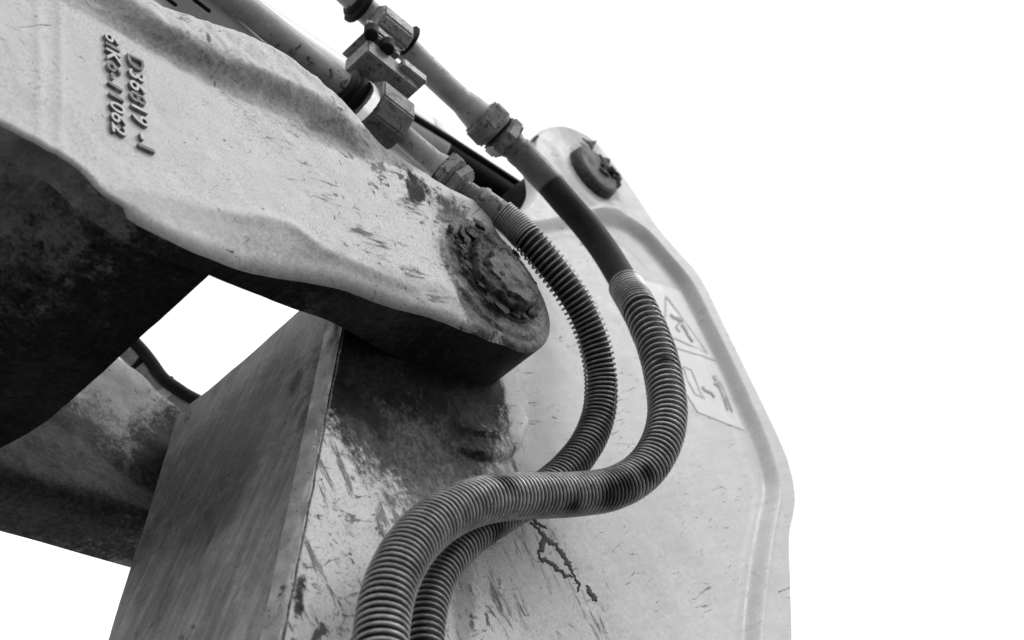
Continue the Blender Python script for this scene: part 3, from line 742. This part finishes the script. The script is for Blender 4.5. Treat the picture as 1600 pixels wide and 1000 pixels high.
# dried grease runs below the hoses
def run(pts, w, name='grease_run'):
    P = resample([tuple(p) for p in pts], 2.5); V, Fc = [], []
    n = len(P)
    for i, p in enumerate(P):
        t = P[min(i + 1, n - 1)] - P[max(i - 1, 0)]; t /= np.linalg.norm(t); nn = np.array([-t[1], t[0]])
        ww_ = w * (1.1 + 2.2 * abs(noise.fractal(Vector((i * .35, w, pts[0][0])), 1, 2, 3))) * min(1, .25 + 3 * min(i, n - 1 - i) / n)
        jx = noise.fractal(Vector((i * .3, 9, pts[0][1])), 1, 2, 3) * 4 + noise.noise(Vector((i * 1.9, 4, pts[0][1]))) * 1.2
        for k, s_ in enumerate((-1, -.5, 0, .5, 1)):
            q = np.array([xz(*(p + nn * (s_ * ww_ / 2 + jx)), Y1)])
            V.append((q[0][0], Y1 + float(arm_h(q)[0]) + .0006 - .0022 * (1 - s_ * s_), q[0][1]))
    for i in range(n - 1):
        for k in range(4): a = i * 5 + k; Fc.append((a, a + 1, a + 6, a + 5))
    return V, Fc
V, Fc = join(run([(838, 808), (852, 820), (862, 832), (880, 845), (895, 862), (905, 880), (912, 892)], 7), run([(862, 832), (858, 846), (852, 856)], 10),
    run([(852, 852), (856, 866), (872, 872), (885, 882), (898, 890), (912, 893)], 6), run([(912, 892), (918, 905), (916, 916)], 4),
    run([(930, 905), (938, 918), (948, 930)], 8), run([(846, 808), (866, 818)], 4), run([(842, 800), (850, 812)], 6))
gr_ = mesh_obj('grease_run', V, Fc, M_grease, arm); gr_['kind'] = 'stuff'

# ================================================================== hydraulic lines
def line3(L): return [tuple(at(a, b, y)) for a, b, y in L]
def tube(name, L, rad, m, parent, step=.01, sides=28, ripple=None, caps=True):
    P = resample(line3(L), step) if len(L) > 2 else resample(line3([L[0], tuple((np.array(L[0]) + np.array(L[1])) / 2), L[1]]), step)
    n = len(P); r = rad if np.isscalar(rad) else np.interp(np.linspace(0, 1, n), np.linspace(0, 1, len(rad)), rad)
    V, Fc = sweep(P, r, sides, caps, ripple=ripple); return mesh_obj(name, V, Fc, m, parent, edge=35)
def turned(name, a, b, prof, m, parent, sides=32, rot=0, edge=30):
    """prof along the axis from a to b in fractions, radius in metres"""
    A, B = Vector(at(*a)), Vector(at(*b)); L = (B - A).length
    V, Fc = steps((tuple(A), tuple(B)), [(t * L, r) for t, r in prof], sides, rot); return mesh_obj(name, V, Fc, m, parent, edge=edge)
def hexnut(name, a, b, r, m, parent, rot=0, rc=.92):
    o = turned(name, a, b, [(0, r * .86), (.10, r), (.90, r), (1, r * .86)], m, parent, 6, rot, edge=20)
    bm = bmesh.new(); bm.from_mesh(o.data); bmesh.ops.bevel(bm, geom=[e for e in bm.edges if e.calc_length() > r * .7], offset=r * .09, segments=2, affect='EDGES'); bm.to_mesh(o.data); bm.free()
    return o
def spring(name, L, pitch, R_, wr, m, parent, sides=6, spt=22, off=(0, 0, 0)):
    """guard spring: L = centreline (px, py, y), pitch = [(fraction of the line, pitch in px of the photograph)]"""
    P = resample(line3(L), .0025); T, N, B = frames(P)
    pp = np.array([pix(Vector(p)) for p in P]); ds = np.r_[0, np.hypot(*np.diff(pp, axis=0).T)]; s_ = np.cumsum(ds)
    fr = s_ / s_[-1]; pt = np.interp(fr, [a for a, _ in pitch], [b for _, b in pitch])
    ph = np.cumsum(ds / pt) * 2 * math.pi
    tot = ph[-1]; n = int(tot / (2 * math.pi) * spt); q = np.linspace(0, tot, n)
    def I(A): return np.stack([np.interp(q, ph, A[:, j]) for j in range(3)], 1)
    C, Nn, Bb, Tt = I(P), I(N), I(B), I(T)
    turn = q / (2 * math.pi)
    wob = np.array([noise.noise(Vector((t * .5, 3.1, R_ * 100))) for t in turn])
    wob2 = np.array([noise.noise(Vector((t * .35, 8.1, R_ * 100))) for t in turn])
    rad = R_ * (1 + .012 * wob) * (1 if 'slim' not in m.name else .90 + .10 * sst(0, .10, np.interp(q, ph, fr)))
    dirn = Nn * np.cos(q)[:, None] + Bb * np.sin(q)[:, None]
    H = C + dirn * rad[:, None] + Tt * (wob2 * .0007)[:, None] + np.array(off)
    V, Fc = [], []
    TT = np.gradient(H, axis=0); TT /= np.linalg.norm(TT, axis=1)[:, None]
    BB = np.cross(TT, dirn); BB /= np.linalg.norm(BB, axis=1)[:, None]
    wr_ = np.broadcast_to(wr, (n,)) if np.isscalar(wr) else np.interp(np.interp(q, ph, fr), [a for a, _ in wr], [b for _, b in wr])
    A = [2 * math.pi * k / sides for k in range(sides)]
    ring = np.stack([H + (dirn * math.cos(a) + BB * math.sin(a) * 1.0) * wr_[:, None] for a in A], 1).reshape(-1, 3)
    V = [tuple(v) for v in ring]
    for i in range(n - 1):
        for k in range(sides):
            a = i * sides + k; b = i * sides + (k + 1) % sides; Fc.append((a, b, b + sides, a + sides))
    return mesh_obj(name, V, Fc, m, parent, edge=180)

# ---- upper line: thick pipe B, union, ferrule, rubber hose and guard spring
PB = [(60, -470), (440, -110), (555, 0), (627, 68), (680, 120), (736, 172)]
up = thing('upper_hydraulic_line', tuple(at(736, 172, Y0 + .02)), 'thicker upper hydraulic line, bare black rubber near its ferrule then wrapped in a spring', 'hydraulic hose')
yB = Y0 + .045
tube('pipe', [(a, b, yB) for a, b in PB], .0235, M_pipe, up, .02, 36)
turned('pipe_collar', (722, 158, yB), (752, 187, yB), [(0, .0237), (.35, .027), (.6, .0285), (1, .031)], M_pipe, up, 36)
hexnut('union_nut', (749, 180, yB), (776, 208, yB - .002), .0475, M_fit, up, .35)
hexnut('union_nut', (778, 207, yB - .002), (797, 224, yB - .003), .0425, M_fit, up, .05)
turned('neck', (795, 222, yB - .003), (818, 243, yB - .004), [(0, .0275), (.3, .0275), (.34, .0255), (.55, .0255), (.6, .0275), (1, .0275)], M_ferrule, up)
turned('ferrule', (808, 233, yB - .004), (866, 294, yB - .006), [(0, .024), (.01, .0275), (.12, .0278), (.16, .0262), (.42, .0265), (.45, .0272), (.62, .0268), (.97, .0270), (1, .0262)], M_ferrule, up, 40)
HB = [(858, 286, yB - .006), (880, 312, yB - .008), (915, 352, yB - .012), (945, 392, yB - .02), (972, 436, yB - .035), (1000, 485, Y0 - .015), (1024, 540, Y0 - .035), (1038, 595, Y0 - .048), (1043, 650, Y0 - .050), (1030, 700, Y0 - .04), (1000, 740, Y0 - .02), (955, 764, Y0 + .00), (900, 772, Y0 + .012), (850, 774, Y0 + .014), (790, 776, Y0 + .012), (735, 787, Y0 + .01), (685, 812, Y0 + .012), (645, 850, Y0 + .016), (618, 895, Y0 + .02), (602, 945, Y0 + .024), (595, 1000, Y0 + .028), (592, 1080, Y0 + .03), (594, 1180, Y0 + .03)]
tube('rubber_hose', HB, .0262, M_rubber, up, .008, 32)
i0 = 4; SB = HB[i0:]
SB = [(977, 445, yB - .038)] + SB[1:]
spring('guard_spring', SB, [(0, 3.9), (.040, 3.9), (.046, 9.5), (.09, 9.0), (.16, 8.2), (.24, 7.2), (.33, 6.0), (.45, 5.8), (.60, 6.2), (.70, 7.6), (.78, 9.6), (.84, 12), (.90, 14), (1, 15.5)], .0306, .0023, M_wire, up)

# ---- lower line: pipe A, unions, slim fitting and hose with guard spring
yA = Y0 + .06
lo = thing('lower_hydraulic_line', tuple(at(690, 265, Y0 + .02)), 'slimmer lower hydraulic pipe and hose, its open guard spring curling behind the thicker hose', 'hydraulic hose')
tube('pipe', [(-150, -400, yA), (240, -98, yA), (391, 19, yA), (541, 135, yA), (600, 184, yA - .008), (640, 221, Y0 + .035), (688, 262, Y0 + .02)], [.0232, .0232, .0232, .0232, .0232, .0232, .020, .0195, .0195], M_pipe, lo, .02, 36)
turned('pipe_collar', (676, 252, Y0 + .024), (692, 265, Y0 + .02), [(0, .0197), (.6, .023), (1, .026)], M_pipe, lo)
hexnut('union_nut', (690, 262, Y0 + .02), (708, 278, Y0 + .015), .0385, M_fit, lo, .30)
hexnut('union_nut', (709, 278, Y0 + .015), (724, 292, Y0 + .010), .0325, M_fit, lo, .05)
turned('neck', (718, 288, Y0 + .010), (758, 315, Y0 - .003), [(0, .0185), (.1, .0185), (.12, .0135), (.3, .0135), (.32, .0150), (.62, .0150), (.70, .018), (1, .019)], M_ferrule, lo)
turned('ferrule', (749, 308, Y0 - .001), (790, 338, Y0 - .012), [(0, .0195), (.08, .0215), (.16, .0215), (.22, .0195), (.9, .0205), (1, .0205)], M_fit, lo)
HA = [(782, 333, Y0 - .010), (806, 354, Y0 - .018), (832, 381, Y0 - .026), (862, 417, Y0 - .03), (890, 455, Y0 - .03), (915, 500, Y0 - .022), (931, 545, Y0 - .01), (939, 595, Y0 + .008), (936, 645, Y0 + .028), (918, 692, Y0 + .048), (886, 733, Y0 + .062), (842, 770, Y0 + .070), (792, 800, Y0 + .074), (742, 832, Y0 + .076), (704, 868, Y0 + .076), (678, 912, Y0 + .076), (665, 960, Y0 + .076), (660, 1010, Y0 + .076), (660, 1080, Y0 + .076), (663, 1180, Y0 + .076)]
tube('rubber_hose', [(a + .8, b, y) for a, b, y in HA], .0218, M_rubber, lo, .008, 28)
SA = [(783, 334, Y0 - .0105)] + HA[1:]
spring('guard_spring', SA, [(0, 4.2), (.052, 4.2), (.060, 9.0), (.10, 9.6), (.16, 9.2), (.24, 8.6), (.34, 7.4), (.45, 6.3), (.55, 5.6), (.64, 6.2), (.74, 7.8), (.83, 10.5), (.90, 12), (1, 13)], .0255, .0021, M_wire2, lo, 6, 22)

# ---- clamp holding both pipes to the boom
cl = thing('pipe_clamp', tuple(at(600, 140, yA)), 'dirty angular steel clamp bolted over both hydraulic pipes at the edge of the boom', 'pipe clamp')
dA = (at(541, 135, yA) - at(391, 19, yA)).normalized(); DY = Vector((0, 1, 0)); uA = dA.cross(DY).normalized()
if uA.z < 0: uA = -uA
def octo(c, L, w, h, ch, bev=.0015):
    """prism along the pipe, cut corners; w across the pipe in the plane of the boom, h across the machine"""
    hw, hh = w / 2, h / 2
    s8 = [(-hw, -hh + ch), (-hw + ch, -hh), (hw - ch, -hh), (hw, -hh + ch), (hw, hh - ch), (hw - ch, hh), (-hw + ch, hh), (-hw, hh - ch)]
    bm = bmesh.new(); lo_ = [bm.verts.new(Vector(c) - dA * L / 2 + uA * a + DY * b) for a, b in s8]; hi_ = [bm.verts.new(Vector(c) + dA * L / 2 + uA * a + DY * b) for a, b in s8]
    bm.faces.new(lo_); bm.faces.new(hi_[::-1])
    for i in range(8): bm.faces.new((lo_[i], lo_[(i + 1) % 8], hi_[(i + 1) % 8], hi_[i]))
    bmesh.ops.recalc_face_normals(bm, faces=bm.faces)
    bmesh.ops.bevel(bm, geom=bm.edges[:], offset=bev, segments=2, affect='EDGES')
    V = [v.co.copy() for v in bm.verts]; bm.verts.index_update(); Fc = [tuple(v.index for v in f.verts) for f in bm.faces]; bm.free(); return V, Fc
V, Fc = octo(at(597, 181, Y0 + .040), .068, .094, .088, .026, .003); lb_ = mesh_obj('lower_jaw', V, Fc, M_block, cl, edge=25)
V, Fc = block(at(596, 118, Y0 + .030), dA, uA, DY, .112, .040, .060, .0025); mesh_obj('base_block', V, Fc, M_block, cl, edge=25)
V, Fc = block(at(584, 87, Y0 + .030), dA, uA, DY, .062, .010, .066, .0015); mesh_obj('spacer_plate', V, Fc, M_block, cl, edge=25)
V, Fc = block(at(578, 81, Y0 + .030), dA, uA, DY, .064, .005, .070, .001); mesh_obj('spacer_plate', V, Fc, M_fit, cl, edge=25)
V, Fc = block(at(634, 124, Y0 + .012), dA, uA, DY, .052, .020, .05, .002); mesh_obj('edge_plate', V, Fc, M_fit, cl, edge=25)
V, Fc = octo(at(612, 44, yB - .022), .070, .068, .044, .018, .004); mesh_obj('upper_jaw', V, Fc, M_fit, cl, edge=25)
V, Fc = block(at(592, 52, yB - .030), dA, uA, DY, .058, .020, .012, .003); mesh_obj('jaw_flange', V, Fc, M_fit, cl, edge=25)
for (a, b) in ((580, 50), (605, 72)):
    c = Vector(at(a, b, yB - .052)); V, Fc = steps((tuple(c + uA * .010), tuple(c - uA * .012)), [(0, .0125), (.02, .0125), (.0225, .0105)], 24)
    mesh_obj('clamp_bolt', V, Fc, M_black, cl)
c = Vector(at(642, 66, yB)) ; 
c = Vector(at(612, 44, yB - .012)) + dA * .036; V, Fc = steps((tuple(c), tuple(c + dA * .006)), [(0, .0315), (.004, .0315), (.006, .029)], 36); mesh_obj('rubber_liner', V, Fc, M_black, cl)
c = Vector(at(566, 11, yB)); V, Fc = steps((tuple(c), tuple(c - dA * .022)), [(0, .034), (.004, .037), (.010, .0375), (.014, .031), (.018, .030), (.022, .0265)], 36); mesh_obj('rubber_liner', V, Fc, M_black, cl)
c = Vector(at(541, 135, yA)); V, Fc = steps((tuple(c - dA * .006), tuple(c + dA * .03)), [(0, .024), (.003, .032), (.006, .033), (.009, .028), (.014, .028), (.018, .034), (.022, .034), (.034, .030)], 40); mesh_obj('rubber_liner', V, Fc, M_rubber, cl)
# bent pale strap in front of the lower liner
sp = resample(line3([(571, 128, yA - .018), (584, 133, yA - .036), (589, 144, yA - .05), (584, 158, yA - .058), (573, 172, yA - .058), (561, 184, yA - .05), (549, 189, yA - .042)]), .004)
V, Fc = [], []
for i, p in enumerate(sp):
    wv = .0075 * (1 + .15 * noise.noise(Vector((i * .4, 0, 0)))) * (1 if i < len(sp) - 3 else .8)
    for s_ in (-1, 1):
        for q in (0, .0018): V.append(tuple(Vector(p) + dA * (s_ * wv) + Vector((0, -q, 0)) - uA * (0)))
for i in range(len(sp) - 1):
    a = i * 4; Fc += [(a, a + 2, a + 6, a + 4), (a + 1, a + 5, a + 7, a + 3), (a, a + 4, a + 5, a + 1), (a + 2, a + 3, a + 7, a + 6)]
Fc += [(0, 1, 3, 2)]; mesh_obj('strap', V, Fc, M_white, cl)

# ---- grey pipe and pale cable lying behind the boom's upper edge
bp = thing('grey_return_pipe', tuple(at(340, 40, Y0 + .12)), 'blurred light grey pipe lying just behind the upper edge of the boom', 'pipe')
tube('pipe', [(-150, -420, Y0 + .12), (140, -150, Y0 + .12), (290, -10, Y0 + .12), (370, 60, Y0 + .12), (470, 140, Y0 + .12), (560, 215, Y0 + .12)], .046, M_cyl, bp, .02, 40)
for (a, b) in ((262, -2), (315, 8)):
    c = Vector(at(a, b, Y0 + .075)); V, Fc = block(c, dA, uA, DY, .034, .006, .006, .0015); mesh_obj('pipe_clip_shade_bar', V, Fc, M_black, bp)  # two black bars standing in for shadow stripes across the pipe
wc = thing('pale_cable', tuple(at(345, 10, Y0 + .08)), 'thin bright cable running along the underside of the lower pipe', 'cable')
tube('cable_sheath', [(-100, -360, Y0 + .085), (260, -60, Y0 + .085), (322, -6, Y0 + .085), (347, 11, Y0 + .08), (375, 33, Y0 + .075), (405, 60, Y0 + .07), (425, 76, Y0 + .07), (450, 98, Y0 + .07)], .0019, M_white, wc, .01, 10)

# ---- cylinder behind the boom, with its black rod eye on the far pin
YC = Y1 + .23
cy = thing('hydraulic_cylinder', tuple(at(812, 345, YC)), 'out of focus pale hydraulic cylinder behind the pipes with a black rod eye', 'hydraulic cylinder')
tube('barrel', [(-100, -290, YC), (330, 0, YC), (540, 142, YC), (655, 220, YC)], .058, M_cyl, cy, .05, 48)
tube('rod', [(670, 231, YC), (800, 320, YC)], .050, M_black, cy, .05, 40)
turned('gland', (650, 217, YC), (680, 238, YC), [(0, .058), (.1, .061), (.8, .061), (1, .05)], M_cyl, cy, 48)
eye = Vector((PIN2.x, YC, PIN2.z)); 
V, Fc = steps(((eye.x, Y1 + .035, eye.z), (eye.x, Y2 - .035, eye.z)), [(0, .080), (.006, .086), (.36, .086), (.366, .080)], 64); mesh_obj('rod_eye', V, Fc, M_black, cy)
tube('cylinder_line', [(560, 128, YC - .07), (648, 184, YC - .07), (710, 222, YC - .07), (835, 303, YC - .07)], .008, M_black, cy, .05, 20)

# ---- pipe and hose seen through the gap beyond the far cheek
YG = YF + .13
fp = thing('far_hydraulic_pipe', tuple(at(230, 585, YG)), 'grey pipe with a black clip seen in the gap above the far cheek', 'pipe')
tube('pipe', [(120, 480, YG), (200, 552, YG), (285, 632, YG), (380, 715, YG)], .0165, M_pipe, fp, .02, 28)
c0_ = at(216, 565, YG); dG = (at(285, 632, YG) - at(200, 552, YG)).normalized()
V, Fc = steps((tuple(c0_ - dG * .006), tuple(c0_ + dG * .006)), [(0, .0185), (.002, .0195), (.010, .0195), (.012, .0185)], 28); mesh_obj('pipe_clip_shade_bar', V, Fc, M_black, fp)
c0_ = at(252, 601, YG); V, Fc = steps((tuple(c0_ + dG * .004), tuple(c0_ + dG * .030)), [(0, .017), (.002, .0178), (.018, .0178), (.02, .017)], 28); mesh_obj('pipe_sleeve', V, Fc, M_white, fp)
fh = thing('far_hose', tuple(at(250, 580, YG - .02)), 'black rubber hose bending through the gap beside the grey far pipe', 'hose')
tube('hose', [(150, 490, YG - .02), (196, 523, YG - .02), (218, 544, YG - .02), (236, 566, YG - .02), (254, 591, YG - .02), (276, 607, YG - .02), (300, 622, YG - .02), (360, 650, YG - .02)], .0125, M_rubber, fh, .01, 24)
c0_ = at(267, 592, YG - .02); V, Fc = lump('k', c0_, .006, None, None, 2, (1, 1, 1), 2); mesh_obj('hose_tie', V, Fc, M_black, fh)

scene.render.film_transparent = False
